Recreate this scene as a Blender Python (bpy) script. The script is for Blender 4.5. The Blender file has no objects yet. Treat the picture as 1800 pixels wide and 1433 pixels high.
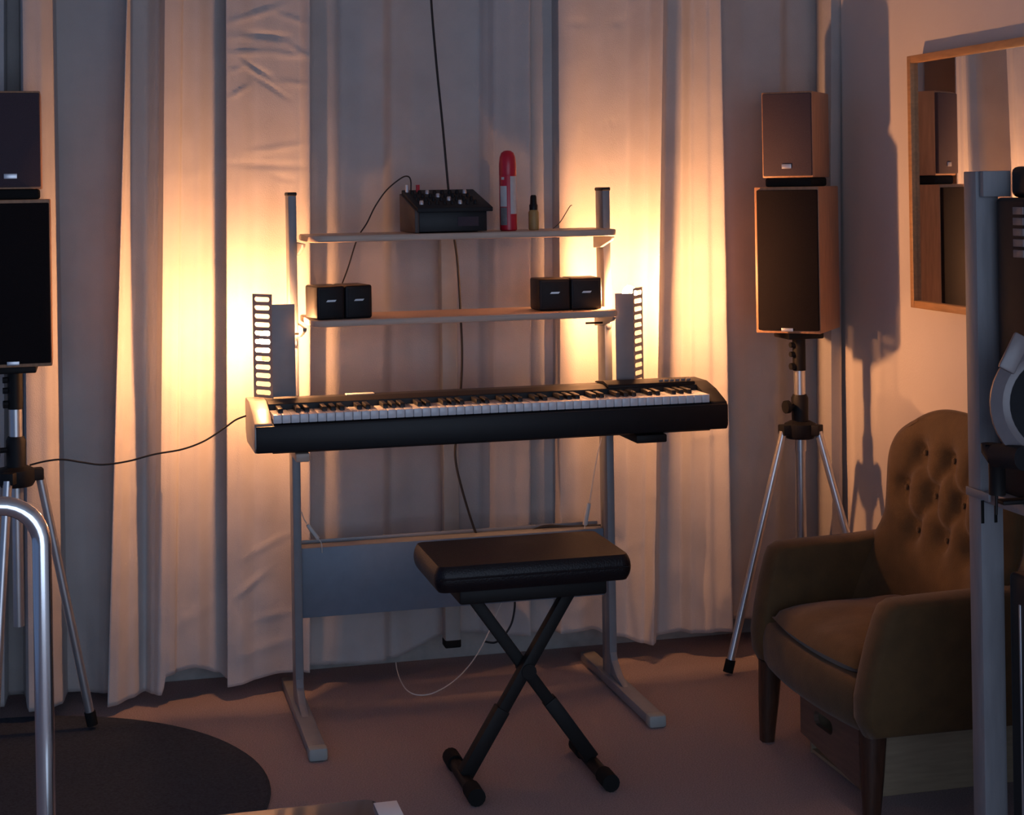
import bpy, bmesh, math, random
from mathutils import Vector, Matrix
random.seed(7)
S = bpy.context.scene
COL = S.collection
PI = math.pi

# ------------------------------------------------------------------ camera
FPX, YAW, ROLL, EYE = 2925.0, math.radians(14), 0.016, 1.4
fw = Vector((math.sin(YAW), math.cos(YAW), 0))
rh = Vector((math.cos(YAW), -math.sin(YAW), 0))
cr = rh * math.cos(ROLL) - Vector((0, 0, 1)) * math.sin(ROLL)
cu = rh * math.sin(ROLL) + Vector((0, 0, 1)) * math.cos(ROLL)
cam = bpy.data.cameras.new('camera')
camo = bpy.data.objects.new('camera', cam)
COL.objects.link(camo)
camo.matrix_world = Matrix(((cr.x, cu.x, -fw.x, 0), (cr.y, cu.y, -fw.y, 0), (cr.z, cu.z, -fw.z, EYE), (0, 0, 0, 1)))
cam.sensor_width = 36
cam.lens = FPX / 1800 * 36
cam.shift_y = (330 - 716.5) / 1800
cam.clip_start = 0.05
S.camera = camo


def at_y(px, py, y):
    """World point on the plane of that y seen along a sight line (used to take sizes off the photograph)."""
    d = fw + cr * ((px - 900) / FPX) - cu * ((py - 330) / FPX)
    t = y / d.y
    return Vector((d.x * t, y, EYE + d.z * t))


def at_z(px, py, z=0.0):
    d = fw + cr * ((px - 900) / FPX) - cu * ((py - 330) / FPX)
    t = (z - EYE) / d.z
    return Vector((d.x * t, d.y * t, z))


# ------------------------------------------------------------------ world, lights, exposure
W = bpy.data.worlds.new('world')
S.world = W
W.use_nodes = True
bgn = W.node_tree.nodes['Background']
bgn.inputs[0].default_value = (0.34, 0.52, 1.0, 1)
bgn.inputs[1].default_value = 0.21
# added daylight fill behind the camera, sized to streak the chrome; no door modelled
wl = bpy.data.lights.new('daylight_fill', 'AREA')
wl.shape = 'RECTANGLE'
wl.size, wl.size_y = 3.2, 2.3
wl.energy = 44
wl.color = (0.62, 0.76, 1.0)
wlo = bpy.data.objects.new('daylight_fill', wl)
COL.objects.link(wlo)
wlo.location = (0.6, -1.15, 1.17)
wlo.rotation_euler = (math.radians(90), 0, 0)
BULB = 1500.0
BULB_COL = (1.0, 0.43, 0.165)
S.view_settings.view_transform = 'Standard'
S.view_settings.look = 'None'
S.view_settings.exposure = 0.0
S.view_settings.gamma = 1.0
S.view_settings.use_curve_mapping = False


# ------------------------------------------------------------------ materials
def mat(name, col, rough=0.6, metal=0.0, var=0.12, vscale=30.0, bump=0.0, bscale=200.0, coat=0.0, sheen=0.0, stretch=None, spec=0.5):
    m = bpy.data.materials.new(name)
    m.use_nodes = True
    nt = m.node_tree
    b = nt.nodes['Principled BSDF']
    b.inputs['Roughness'].default_value = rough
    b.inputs['Metallic'].default_value = metal
    b.inputs['Specular IOR Level'].default_value = spec
    if coat:
        b.inputs['Coat Weight'].default_value = coat
        b.inputs['Coat Roughness'].default_value = 0.08
    if sheen:
        b.inputs['Sheen Weight'].default_value = sheen
        b.inputs['Sheen Roughness'].default_value = 0.4
    tc = nt.nodes.new('ShaderNodeTexCoord')
    mp = nt.nodes.new('ShaderNodeMapping')
    nt.links.new(tc.outputs['Object'], mp.inputs[0])
    if stretch:
        mp.inputs['Scale'].default_value = stretch
    n = nt.nodes.new('ShaderNodeTexNoise')
    n.inputs['Scale'].default_value = vscale
    n.inputs['Detail'].default_value = 5
    nt.links.new(mp.outputs[0], n.inputs['Vector'])
    r = nt.nodes.new('ShaderNodeValToRGB')
    lo = [max(0, c * (1 - var)) for c in col]
    hi = [min(1, c * (1 + var)) for c in col]
    r.color_ramp.elements[0].position = 0.3
    r.color_ramp.elements[1].position = 0.7
    r.color_ramp.elements[0].color = (*lo, 1)
    r.color_ramp.elements[1].color = (*hi, 1)
    nt.links.new(n.outputs['Fac'], r.inputs[0])
    nt.links.new(r.outputs[0], b.inputs['Base Color'])
    if bump:
        n2 = nt.nodes.new('ShaderNodeTexNoise')
        n2.inputs['Scale'].default_value = bscale
        n2.inputs['Detail'].default_value = 3
        nt.links.new(mp.outputs[0], n2.inputs['Vector'])
        bp = nt.nodes.new('ShaderNodeBump')
        bp.inputs['Strength'].default_value = bump
        bp.inputs['Distance'].default_value = 0.004
        nt.links.new(n2.outputs['Fac'], bp.inputs['Height'])
        nt.links.new(bp.outputs[0], b.inputs['Normal'])
    return m


M = {}
M['linen'] = mat('linen', (0.50, 0.48, 0.475), 0.9, var=0.06, vscale=9, bump=0.35, bscale=420, sheen=0.15)
M['wall'] = mat('painted_wall', (0.74, 0.68, 0.65), 0.75, var=0.03, vscale=4, bump=0.12, bscale=160)
M['ceiling'] = mat('ceiling_paint', (0.40, 0.40, 0.41), 0.9, var=0.02)
M['carpet'] = mat('carpet', (0.38, 0.305, 0.305), 0.95, var=0.22, vscale=260, bump=0.8, bscale=420, spec=0.1)
M['rug'] = mat('rug_pile', (0.046, 0.056, 0.074), 0.95, var=0.25, vscale=160, bump=0.6, bscale=300, spec=0.1)
M['skirting'] = mat('skirting', (0.42, 0.40, 0.38), 0.6)
M['steel'] = mat('grey_enamel_steel', (0.25, 0.26, 0.28), 0.42, 0.15, var=0.05)
M['panel'] = mat('blue_grey_enamel', (0.18, 0.22, 0.28), 0.45, 0.1, var=0.05)
M['cap'] = mat('grey_plastic_cap', (0.34, 0.36, 0.35), 0.6, var=0.05)
M['shelf'] = mat('pale_birch', (0.52, 0.40, 0.32), 0.45, var=0.10, vscale=18, stretch=(0.6, 8, 8))
M['black'] = mat('black_plastic', (0.007, 0.007, 0.009), 0.45, var=0.15, spec=0.3)
M['blackmatt'] = mat('matt_black_plastic', (0.009, 0.009, 0.011), 0.6, var=0.15, spec=0.3, bump=0.1, bscale=600)
M['blackmetal'] = mat('black_metal', (0.010, 0.009, 0.009), 0.55, 0.0, var=0.1, spec=0.25)
M['rubber'] = mat('black_rubber', (0.011, 0.011, 0.011), 0.85, var=0.1, spec=0.2)
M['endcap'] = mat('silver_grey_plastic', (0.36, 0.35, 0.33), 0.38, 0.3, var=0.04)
M['ivory'] = mat('white_key', (0.74, 0.75, 0.78), 0.3, var=0.02, coat=0.2)
M['ebony'] = mat('black_key', (0.012, 0.012, 0.013), 0.4, var=0.05)
M['grille'] = mat('grille_cloth', (0.013, 0.010, 0.011), 0.95, var=0.25, spec=0.15, vscale=500, bump=0.4, bscale=700)
M['grille2'] = mat('grille_cloth_plum', (0.060, 0.042, 0.055), 0.9, var=0.15, vscale=500, bump=0.4, bscale=700)
M['veneer'] = mat('cherry_veneer', (0.42, 0.23, 0.13), 0.42, var=0.16, vscale=14, stretch=(9, 9, 0.8))
M['silver'] = mat('brushed_silver', (0.62, 0.64, 0.68), 0.35, 0.8, var=0.05)
M['alu'] = mat('satin_aluminium', (0.66, 0.66, 0.67), 0.32, 0.85, var=0.05)
M['chrome'] = mat('polished_chrome', (0.90, 0.92, 0.94), 0.15, 1.0, var=0.01)
M['lampsteel'] = mat('lamp_enamel', (0.30, 0.28, 0.28), 0.5, 0.1, var=0.05)
M['velvet'] = mat('olive_velvet', (0.100, 0.054, 0.017), 0.85, var=0.16, vscale=22, bump=0.25, bscale=350, sheen=0.2)
M['darkwood'] = mat('dark_stained_wood', (0.055, 0.024, 0.014), 0.4, var=0.3, vscale=16, stretch=(9, 9, 1))
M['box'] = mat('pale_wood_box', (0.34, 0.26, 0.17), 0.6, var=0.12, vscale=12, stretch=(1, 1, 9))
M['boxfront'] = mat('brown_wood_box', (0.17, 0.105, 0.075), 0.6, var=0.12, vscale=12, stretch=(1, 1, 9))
M['red'] = mat('red_plastic', (0.52, 0.012, 0.035), 0.32, var=0.04)
M['white'] = mat('white_label', (0.55, 0.55, 0.56), 0.5, var=0.06, vscale=60)
M['grey'] = mat('grey_label', (0.20, 0.19, 0.20), 0.5, var=0.2, vscale=60)
M['amber'] = mat('amber_label', (0.40, 0.27, 0.10), 0.5, var=0.15)
M['whiteplastic'] = mat('white_cord_plastic', (0.62, 0.60, 0.57), 0.45, var=0.03)
M['cord'] = mat('black_cord', (0.014, 0.013, 0.014), 0.6, var=0.05)
M['leather'] = mat('black_vinyl', (0.010, 0.007, 0.009), 0.38, var=0.15, spec=0.3, bump=0.25, bscale=260)
M['mirrorframe'] = mat('oak_frame', (0.46, 0.25, 0.11), 0.5, var=0.15, vscale=14, stretch=(8, 1, 8))
M['paintwood'] = mat('pale_grey_painted_wood', (0.25, 0.25, 0.265), 0.6, var=0.10, vscale=10, stretch=(6, 6, 1))
M['greyshell'] = mat('grey_shell_plastic', (0.20, 0.17, 0.17), 0.3, var=0.06)
M['glosswood'] = mat('gloss_brown_lacquer', (0.055, 0.020, 0.011), 0.15, var=0.25, vscale=10, coat=0.8)
M['paper'] = mat('white_paper', (0.85, 0.87, 0.9), 0.7, var=0.02)
M['mixerside'] = mat('mixer_side', (0.060, 0.040, 0.036), 0.55, var=0.15)  # dark grey-brown, for the mixer's left side only
M['post'] = mat('pale_grey_leg', (0.36, 0.37, 0.36), 0.5, var=0.05)
mm = bpy.data.materials.new('mirror_glass')
mm.use_nodes = True
b_ = mm.node_tree.nodes['Principled BSDF']
b_.inputs['Base Color'].default_value = (0.80, 0.78, 0.78, 1)
b_.inputs['Metallic'].default_value = 1
b_.inputs['Roughness'].default_value = 0.02
M['mirror'] = mm
em = bpy.data.materials.new('lit_bulb')
em.use_nodes = True
b_ = em.node_tree.nodes['Principled BSDF']
b_.inputs['Base Color'].default_value = (1, 0.9, 0.8, 1)
b_.inputs['Emission Color'].default_value = (*BULB_COL, 1)
b_.inputs['Emission Strength'].default_value = BULB
M['bulb'] = em


# ------------------------------------------------------------------ mesh helpers
class MB:
    def __init__(self, off=(0, 0, 0)):
        self.bm = bmesh.new()
        self.off = Vector(off)

    def _join(self, b, mtx=None):
        if mtx is not None:
            bmesh.ops.transform(b, matrix=mtx, verts=b.verts)
        me = bpy.data.meshes.new('t')
        b.to_mesh(me)
        b.free()
        self.bm.from_mesh(me)
        bpy.data.meshes.remove(me)
        return self

    def box(self, x0, x1, y0, y1, z0, z1, bev=0.002, seg=2, mtx=None):
        b = bmesh.new()
        bmesh.ops.create_cube(b, size=1)
        for v in b.verts:
            v.co = Vector(((x0 + x1) / 2 + v.co.x * (x1 - x0), (y0 + y1) / 2 + v.co.y * (y1 - y0), (z0 + z1) / 2 + v.co.z * (z1 - z0)))
        if bev > 0:
            bmesh.ops.bevel(b, geom=b.edges[:] + b.verts[:], offset=min(bev, 0.45 * min(abs(x1 - x0), abs(y1 - y0), abs(z1 - z0))), segments=seg, profile=0.5, affect='EDGES')
        return self._join(b, mtx)

    def prism(self, poly, a0, a1, axis='y', bev=0.0, seg=2, mtx=None):
        """poly in the two other axes (x,z for y; y,z for x; x,y for z)"""
        b = bmesh.new()

        def P(u, v, w):
            return {'y': (u, w, v), 'x': (w, u, v), 'z': (u, v, w)}[axis]
        lo = [b.verts.new(P(u, v, a0)) for u, v in poly]
        hi = [b.verts.new(P(u, v, a1)) for u, v in poly]
        b.faces.new(lo)
        b.faces.new(hi[::-1])
        n = len(poly)
        for i in range(n):
            b.faces.new((lo[i], hi[i], hi[(i + 1) % n], lo[(i + 1) % n]))
        bmesh.ops.recalc_face_normals(b, faces=b.faces)
        if bev:
            bmesh.ops.bevel(b, geom=b.edges[:] + b.verts[:], offset=bev, segments=seg, profile=0.5, affect='EDGES')
        return self._join(b, mtx)

    def tube(self, pts, r, seg=12, r2=None, smooth=0, cap=True):
        pts = [Vector(p) for p in pts]
        if smooth:
            pts = spline(pts, smooth)
        b = bmesh.new()
        n = len(pts)
        rings = []
        ref = None
        for i, p in enumerate(pts):
            t = (pts[min(i + 1, n - 1)] - pts[max(i - 1, 0)]).normalized()
            if ref is None:
                ref = Vector((0, 0, 1)) if abs(t.z) < 0.9 else Vector((1, 0, 0))
            a = t.cross(ref)
            a = a.normalized() if a.length > 1e-6 else t.orthogonal().normalized()
            c = a.cross(t).normalized()
            ref = c
            rr = r if r2 is None else r + (r2 - r) * i / (n - 1)
            rings.append([b.verts.new(p + a * (rr * math.cos(2 * PI * k / seg)) + c * (rr * math.sin(2 * PI * k / seg))) for k in range(seg)])
        for i in range(n - 1):
            for k in range(seg):
                b.faces.new((rings[i][k], rings[i][(k + 1) % seg], rings[i + 1][(k + 1) % seg], rings[i + 1][k]))
        if cap:
            b.faces.new(rings[0][::-1])
            b.faces.new(rings[-1])
        bmesh.ops.recalc_face_normals(b, faces=b.faces)
        return self._join(b)

    def bar(self, p0, p1, w, h, bev=0.002, up=(0, 0, 1)):
        """rectangular bar from p0 to p1; w across, h along up"""
        p0, p1 = Vector(p0), Vector(p1)
        t = (p1 - p0)
        L = t.length
        t.normalize()
        a = t.cross(Vector(up))
        a.normalize()
        c = a.cross(t)
        mtx = Matrix(((t.x, a.x, c.x, p0.x), (t.y, a.y, c.y, p0.y), (t.z, a.z, c.z, p0.z), (0, 0, 0, 1)))
        return self.box(0, L, -w / 2, w / 2, -h / 2, h / 2, bev, mtx=mtx)

    def lathe(self, prof, seg=24, loc=(0, 0, 0), mtx=None):
        b = bmesh.new()
        rings = []
        for r, z in prof:
            if r < 1e-6:
                rings.append([b.verts.new((0, 0, z))])
            else:
                rings.append([b.verts.new((r * math.cos(2 * PI * k / seg), r * math.sin(2 * PI * k / seg), z)) for k in range(seg)])
        for i in range(len(rings) - 1):
            A, B = rings[i], rings[i + 1]
            for k in range(seg):
                k2 = (k + 1) % seg
                if len(A) == 1 and len(B) == 1:
                    continue
                if len(A) == 1:
                    b.faces.new((A[0], B[k], B[k2]))
                elif len(B) == 1:
                    b.faces.new((A[k], A[k2], B[0]))
                else:
                    b.faces.new((A[k], A[k2], B[k2], B[k]))
        if len(rings[0]) > 1:
            b.faces.new(rings[0][::-1])
        if len(rings[-1]) > 1:
            b.faces.new(rings[-1])
        bmesh.ops.recalc_face_normals(b, faces=b.faces)
        if mtx is None:
            mtx = Matrix.Translation(loc)
        return self._join(b, mtx)

    def grid(self, rows, closed=False):
        b = bmesh.new()
        vs = [[b.verts.new(p) for p in r] for r in rows]
        for i in range(len(vs) - 1):
            n = len(vs[i])
            for k in range(n if closed else n - 1):
                b.faces.new((vs[i][k], vs[i][(k + 1) % n], vs[i + 1][(k + 1) % n], vs[i + 1][k]))
        if closed:
            b.faces.new(vs[0][::-1])
            b.faces.new(vs[-1])
            bmesh.ops.recalc_face_normals(b, faces=b.faces)
        return self._join(b)

    def build(self, name, m, parent=None, smooth=35):
        me = bpy.data.meshes.new(name)
        if self.off.length:
            bmesh.ops.translate(self.bm, vec=-self.off, verts=self.bm.verts)
        self.bm.to_mesh(me)
        self.bm.free()
        me.materials.append(m if not isinstance(m, str) else M[m])
        if smooth:
            for p in me.polygons:
                p.use_smooth = True
            me.set_sharp_from_angle(angle=math.radians(smooth))
        o = bpy.data.objects.new(name, me)
        COL.objects.link(o)
        if parent is not None:
            o.parent = parent
        return o


def spline(pts, sub):
    out = []
    n = len(pts)
    for i in range(n - 1):
        p0, p1, p2, p3 = pts[max(i - 1, 0)], pts[i], pts[i + 1], pts[min(i + 2, n - 1)]
        for k in range(sub):
            t = k / sub
            out.append(0.5 * ((2 * p1) + (p2 - p0) * t + (2 * p0 - 5 * p1 + 4 * p2 - p3) * t * t + (3 * p1 - p0 - 3 * p2 + p3) * t ** 3))
    out.append(pts[-1])
    return out


def tag(o, label=None, cat=None, group=None, kind=None):
    if label: o['label'] = label
    if cat: o['category'] = cat
    if group: o['group'] = group
    if kind: o['kind'] = kind
    return o


def thing(name, label, cat, loc=(0, 0, 0), rz=0.0, group=None):
    o = bpy.data.objects.new(name, None)
    o.empty_display_size = 0.05
    COL.objects.link(o)
    o.location = loc
    o.rotation_euler = (0, 0, rz)
    return tag(o, label, cat, group)


def copy_tree(o, parent=None):
    c = o.copy()
    COL.objects.link(c)
    if parent is not None:
        c.parent = parent
    for ch in [q for q in bpy.data.objects if q.parent == o]:
        copy_tree(ch, c)
    return c


def interp(tab, x):
    if x <= tab[0][0]: return tab[0][1]
    for (a, va), (b, vb) in zip(tab, tab[1:]):
        if x <= b:
            t = (x - a) / (b - a)
            t = t * t * (3 - 2 * t)
            return va + (vb - va) * t
    return tab[-1][1]


# ------------------------------------------------------------------ room shell
YW, XW, ZC = 4.88, 2.20, 2.75
o = MB().box(-2.2, XW + 0.1, -1.3, YW + 0.1, -0.06, 0, 0).build('floor', 'carpet'); tag(o, kind='structure')
o = MB().box(-2.2, XW + 0.1, YW, YW + 0.1, 0, ZC, 0).build('wall_back', 'wall'); tag(o, kind='structure')
o = MB().box(XW, XW + 0.1, -1.3, YW, 0, ZC, 0).build('wall_right', 'wall'); tag(o, kind='structure')
o = MB().box(-2.2, XW + 0.1, -1.3, YW + 0.1, ZC, ZC + 0.06, 0).build('ceiling', 'ceiling'); tag(o, kind='structure')
o = MB().box(-2.2, XW, YW - 0.014, YW, 0, 0.075, 0.003).build('baseboard_back', 'skirting'); tag(o, kind='structure')
o = MB().box(XW - 0.014, XW, -1.3, YW - 0.014, 0, 0.075, 0.003).build('baseboard_right', 'skirting'); tag(o, kind='structure')

# ------------------------------------------------------------------ curtains
YC = 4.70
# (pixel column at the top, at the hem, forward swell at the top, at the hem)
PROF = [(-420, -420, .00, .00), (-260, -260, .06, .06), (-180, -180, .0, .0), (-80, -80, .06, .06), (6, 6, .06, .06), (12, 14, -.05, -.05), (33, 41, -.05, -.05), (40, 50, .13, .13), (68, 86, .115, .115),
        (88, 108, .085, .085), (98, 118, -.02, -.02), (130, 150, -.03, -.03), (186, 170, -.02, -.02), (218, 183, -.01, -.01),
        (223, 188, .125, .12), (226, 200, .05, .115), (233, 230, .0, .065), (256, 254, -.005, .015), (280, 268, .03, .05), (290, 279, .100, .075), (305, 295, .085, .070), (318, 306, .072, .060), (322, 310, .045, .04),
        (345, 345, .028, .028), (372, 372, .0, .0), (393, 396, -.01, -.01), (397, 399, .066, .070), (415, 420, .062, .064), (450, 450, .040, .040), (490, 490, .028, .028),
        (525, 525, .040, .040), (545, 545, .062, .060), (550, 550, -.03, -.01), (585, 580, -.02, -.01), (602, 596, .0, .0), (640, 640, .015, .015), (670, 672, .010, .010),
        (690, 690, -.04, -.02), (730, 730, -.06, -.04), (790, 790, -.07, -.05), (840, 840, -.06, -.04), (856, 858, -.03, -.02), (870, 872, .0, .0), (900, 902, .015, .010),
        (932, 934, .03, .03), (938, 942, -.015, -.01), (970, 974, -.01, -.01), (982, 988, .04, .04), (1005, 1010, .038, .036), (1050, 1052, .018, .014), (1100, 1100, .008, .005),
        (1140, 1132, .055, .05), (1166, 1150, .098, .09), (1173, 1158, -.005, .0), (1198, 1196, .0, .0), (1216, 1218, .04, .04), (1245, 1255, .08, .075), (1268, 1290, .11, .105),
        (1275, 1298, -.03, -.03), (1310, 1325, -.05, -.05), (1368, 1360, -.05, -.05), (1384, 1386, -.11, -.11), (1434, 1438, -.11, -.11), (1444, 1448, .0, .0), (1460, 1464, .05, .05), (1477, 1481, .035, .035)]
CREASE = [  # x0, y0, x1, y1 (pixels), height, width
    (398, 44, 500, 10, .010, .008), (480, 22, 545, 46, .007, .006), (430, 60, 510, 66, -.016, .008), (398, 68, 446, 66, .007, .006),
    (398, 97, 470, 92, .009, .007), (470, 92, 546, 102, .008, .007), (505, 80, 546, 104, .008, .007), (412, 104, 455, 135, .008, .006),
    (432, 112, 480, 138, -.012, .006), (436, 128, 512, 176, -.011, .005), (398, 176, 440, 150, .009, .006), (398, 130, 430, 118, .006, .005),
    (430, 270, 545, 252, .006, .010), (400, 288, 545, 292, -.007, .008), (470, 306, 520, 318, -.005, .006), (490, 145, 545, 150, .006, .008),
    (410, 1045, 470, 1000, .010, .012), (420, 980, 520, 930, .006, .012), (430, 1090, 520, 1070, .006, .014), (405, 1150, 520, 1120, .007, .018),
    (990, 40, 1040, 42, -.006, .008), (1070, 40, 1110, 34, -.006, .008), (1060, 222, 1090, 210, -.007, .006), (1055, 300, 1085, 295, -.006, .006), (980, 120, 1000, 112, .006, .006),
    (265, 320, 320, 300, .006, .007), (330, 310, 372, 300, .005, .007), (540, 950, 560, 900, .006, .012), (570, 1150, 690, 1100, .005, .02), (600, 1165, 660, 1110, -.005, .02),
    (930, 1040, 960, 1100, .007, .012), (950, 1050, 1000, 1110, .007, .012), (1000, 1080, 1050, 1050, .006, .014), (1080, 935, 1100, 965, -.010, .012), (1090, 975, 1125, 950, .008, .012),
    (200, 1100, 280, 1060, .006, .02), (195, 870, 275, 850, .006, .02), (300, 1100, 380, 1060, .006, .02), (1100, 880, 1190, 840, .005, .018), (1210, 700, 1270, 660, .006, .014), (1200, 780, 1280, 740, .006, .016)]
HEM = [(-420, .04), (110, .038), (185, .028), (284, .034), (292, .083), (340, .089), (384, .063), (400, .040), (500, .055), (690, .058), (790, .108), (900, .10), (1040, .102), (1080, .071), (1130, .056), (1200, .07), (1290, .083), (1420, .03), (1500, .03)]
ZT = 2.66


def px_line(pt, pb, z, d):
    """world x of a fold line that runs from column pt (y=0) to column pb (y=1150)"""
    zt, zb = 1.92, 0.08
    k = (zt - z) / (zt - zb)
    py = 0 + 1150 * k
    return at_y(pt + (pb - pt) * k, py, YC - d).x


CR3 = []
for (x0, y0, x1, y1, h, w) in CREASE:
    a, b = at_y(x0, y0, YC - .02), at_y(x1, y1, YC - .02)
    CR3.append((a.x, a.z, b.x, b.z, h, w))


def hsh(i, j, s=0):
    return (math.sin(i * 127.1 + j * 311.7 + s * 74.7) * 43758.5453) % 1.0


def vnoise(x, y, s=0):
    i, j = math.floor(x), math.floor(y)
    u, v = x - i, y - j
    u, v = u * u * (3 - 2 * u), v * v * (3 - 2 * v)
    return (hsh(i, j, s) * (1 - u) + hsh(i + 1, j, s) * u) * (1 - v) + (hsh(i, j + 1, s) * (1 - u) + hsh(i + 1, j + 1, s) * u) * v


def curtain(c0, c1, label, step, ext=(0, 0)):
    """one hanging width of cloth between fold lines c0 and c1 (top columns of PROF)"""
    sel = [p for p in PROF if c0 <= p[0] <= c1]
    if ext[0]:
        p = sel[0]
        sel = [(p[0] - ext[0], p[1] - ext[0], p[2] - .012, p[3] - .012)] + sel
    if ext[1]:
        p = sel[-1]
        sel = sel + [(p[0] + ext[1], p[1] + ext[1], p[2] - .012, p[3] - .012)]
    rows = []
    nz = 320 if step < 3 else 210
    # parameter along the cloth: dense between the control folds
    us = []
    for i in range(len(sel) - 1):
        wpx = max(abs(sel[i + 1][0] - sel[i][0]), abs(sel[i + 1][1] - sel[i][1]))
        n = max(3, int(wpx / step))
        for k in range(n):
            us.append((i, k / n))
    us.append((len(sel) - 2, 1.0))
    hems = [interp(HEM, sel[i][1] + (sel[i + 1][1] - sel[i][1]) * t) for i, t in us]
    for r in range(nz + 1):
        v = r / nz
        row = []
        zl = ZT + (0.06 - ZT) * v
        kk = min(1, max(0, (1.92 - zl) / 1.84))
        ds = [p[2] + (p[3] - p[2]) * kk for p in sel]
        xs = [px_line(p[0], p[1], zl, d_) for p, d_ in zip(sel, ds)]
        for q, (i, t) in enumerate(us):
            z = ZT + (hems[q] - ZT) * v
            x = xs[i] + (xs[i + 1] - xs[i]) * t
            tt = t * t * (3 - 2 * t)
            d = ds[i] + (ds[i + 1] - ds[i]) * tt
            d += (vnoise(x * 9, z * 2.2, 1) - .5) * .010 + (vnoise(x * 30, z * 12, 2) - .5) * .0022
            if z < .7:
                d += (vnoise(x * 16 + z * 7, z * 9 - x * 5, 3) - .5) * .010 * (1 - z / .7)
            for (ax, az, bx, bz, h, w) in CR3:
                if abs(x - (ax + bx) / 2) < abs(bx - ax) / 2 + .04 and abs(z - (az + bz) / 2) < abs(bz - az) / 2 + .04:
                    L2 = (bx - ax) ** 2 + (bz - az) ** 2
                    s = max(0, min(1, ((x - ax) * (bx - ax) + (z - az) * (bz - az)) / L2))
                    dd = (x - ax - s * (bx - ax)) ** 2 + (z - az - s * (bz - az)) ** 2
                    d += .5 * h * math.exp(-dd / (.7 * w * w)) * (0.25 + 0.75 * math.sin(PI * s))
            row.append((x, YC - d, z))
        rows.append(row)
    mb = MB()
    mb.grid(rows)
    o = mb.build('curtain', 'linen', smooth=75)
    tag(o, label, 'curtain', 'linen curtains along the back wall')
    sd = o.modifiers.new('thickness', 'SOLIDIFY')
    sd.thickness = 0.002
    sd.offset = 0
    return o


curtain(-420, 218, 'linen curtain hanging behind the left-hand loudspeaker pair', 5, (0, 22))
curtain(223, 393, 'narrow linen curtain with two long folds, just left of the left lamp', 3.5, (0, 22))
curtain(397, 545, 'brightly lit creased linen curtain behind the left slotted lamp', 2.0)
curtain(550, 932, 'shaded grey curtain hanging behind the mixer and middle of the shelves', 4, (22, 0))
curtain(938, 1268, 'brightly lit linen curtain behind the right slotted lamp', 3.2, (22, 0))
curtain(1275, 1500, 'dark shadowed curtain in the corner behind the loudspeaker by the armchair', 5, (26, 0))
tr = thing('curtain_track', 'white curtain track fixed under the ceiling above the curtains', 'curtain track', (0, YC, ZC))
MB((0, YC, ZC)).box(-1.4, 2.18, YC - .03, YC + .03, ZT, ZC - .002, .004).build('rail', 'white', tr)

# ------------------------------------------------------------------ shelf stand (two posts, two shelves, steel panel)
B = (0.94, 4.49, 0)
st = thing('desk_stand', 'tall grey steel desk stand with two birch shelves and a blue-grey panel', 'shelf stand', B)
for sgn, x in ((-1, 0.505), (1, 1.382)):
    p = MB(B).box(x - .011, x + .011, 4.455, 4.525, .028, 1.395, .003).build('post', 'steel', st)
    MB(B).box(x - .0125, x + .0125, 4.453, 4.527, 1.387, 1.397, .003).build('post_cap', 'blackmatt', p)
    f = MB(B).box(x - .022, x + .022, 4.10, 4.715, 0.004, .030, .004).build('foot', 'steel', st)
    MB(B).box(x - .024, x + .024, 4.075, 4.112, 0.0, .033, .008).build('foot_cap', 'cap', f)
    MB(B).prism([(4.46, .03), (4.34, .03), (4.40, .045), (4.445, .075), (4.46, .105)], x - .010, x + .010, 'x', .002).build('gusset', 'steel', st)
    # shelf brackets
    for zz in (1.262, 1.042):
        MB(B).prism([(4.52, zz), (4.345, zz), (4.355, zz - .010), (4.455, zz - .032), (4.52, zz - .036)], x - sgn * .011, x - sgn * .021, 'x', .002).build('shelf_bracket', 'steel', st)
    # bolt and peg
    bo = MB(B)
    bo.lathe([(0, 0), (.006, 0), (.0085, .003), (.0085, .009), (.006, .012), (0, .013)], 16, mtx=Matrix.Translation((x, 4.456, .995 if sgn < 0 else 1.012)) @ Matrix.Rotation(PI / 2, 4, 'X') @ Matrix.Scale(1.6, 4, (0, 1, 0)))
    bo.build('bolt', 'silver', st)
    MB(B).tube([(x, 4.44, 1.02), (x - sgn * (.07 if sgn > 0 else .025), 4.44, 1.02)], .0028, 8).build('peg', 'blackmetal', st)
    # arms that carry the keyboard
    MB(B).box(x - .018 + sgn * .012, x + .018 + sgn * .012 + (.05 if sgn > 0 else 0), 4.20, 4.455, .716, .738, .004).build('support_arm', 'blackmetal' if sgn > 0 else 'shelf', st)


def rounded_rect(x0, x1, y0, y1, rf, n=6, rb=.01):
    pts = []
    for cx, cy, a0, r in ((x1 - rf, y0 + rf, -90, rf), (x1 - rb, y1 - rb, 0, rb), (x0 + rb, y1 - rb, 90, rb), (x0 + rf, y0 + rf, 180, rf)):
        for k in range(n + 1):
            a = math.radians(a0 + 90 * k / n)
            pts.append((cx + r * math.cos(a), cy + r * math.sin(a)))
    return pts


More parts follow.
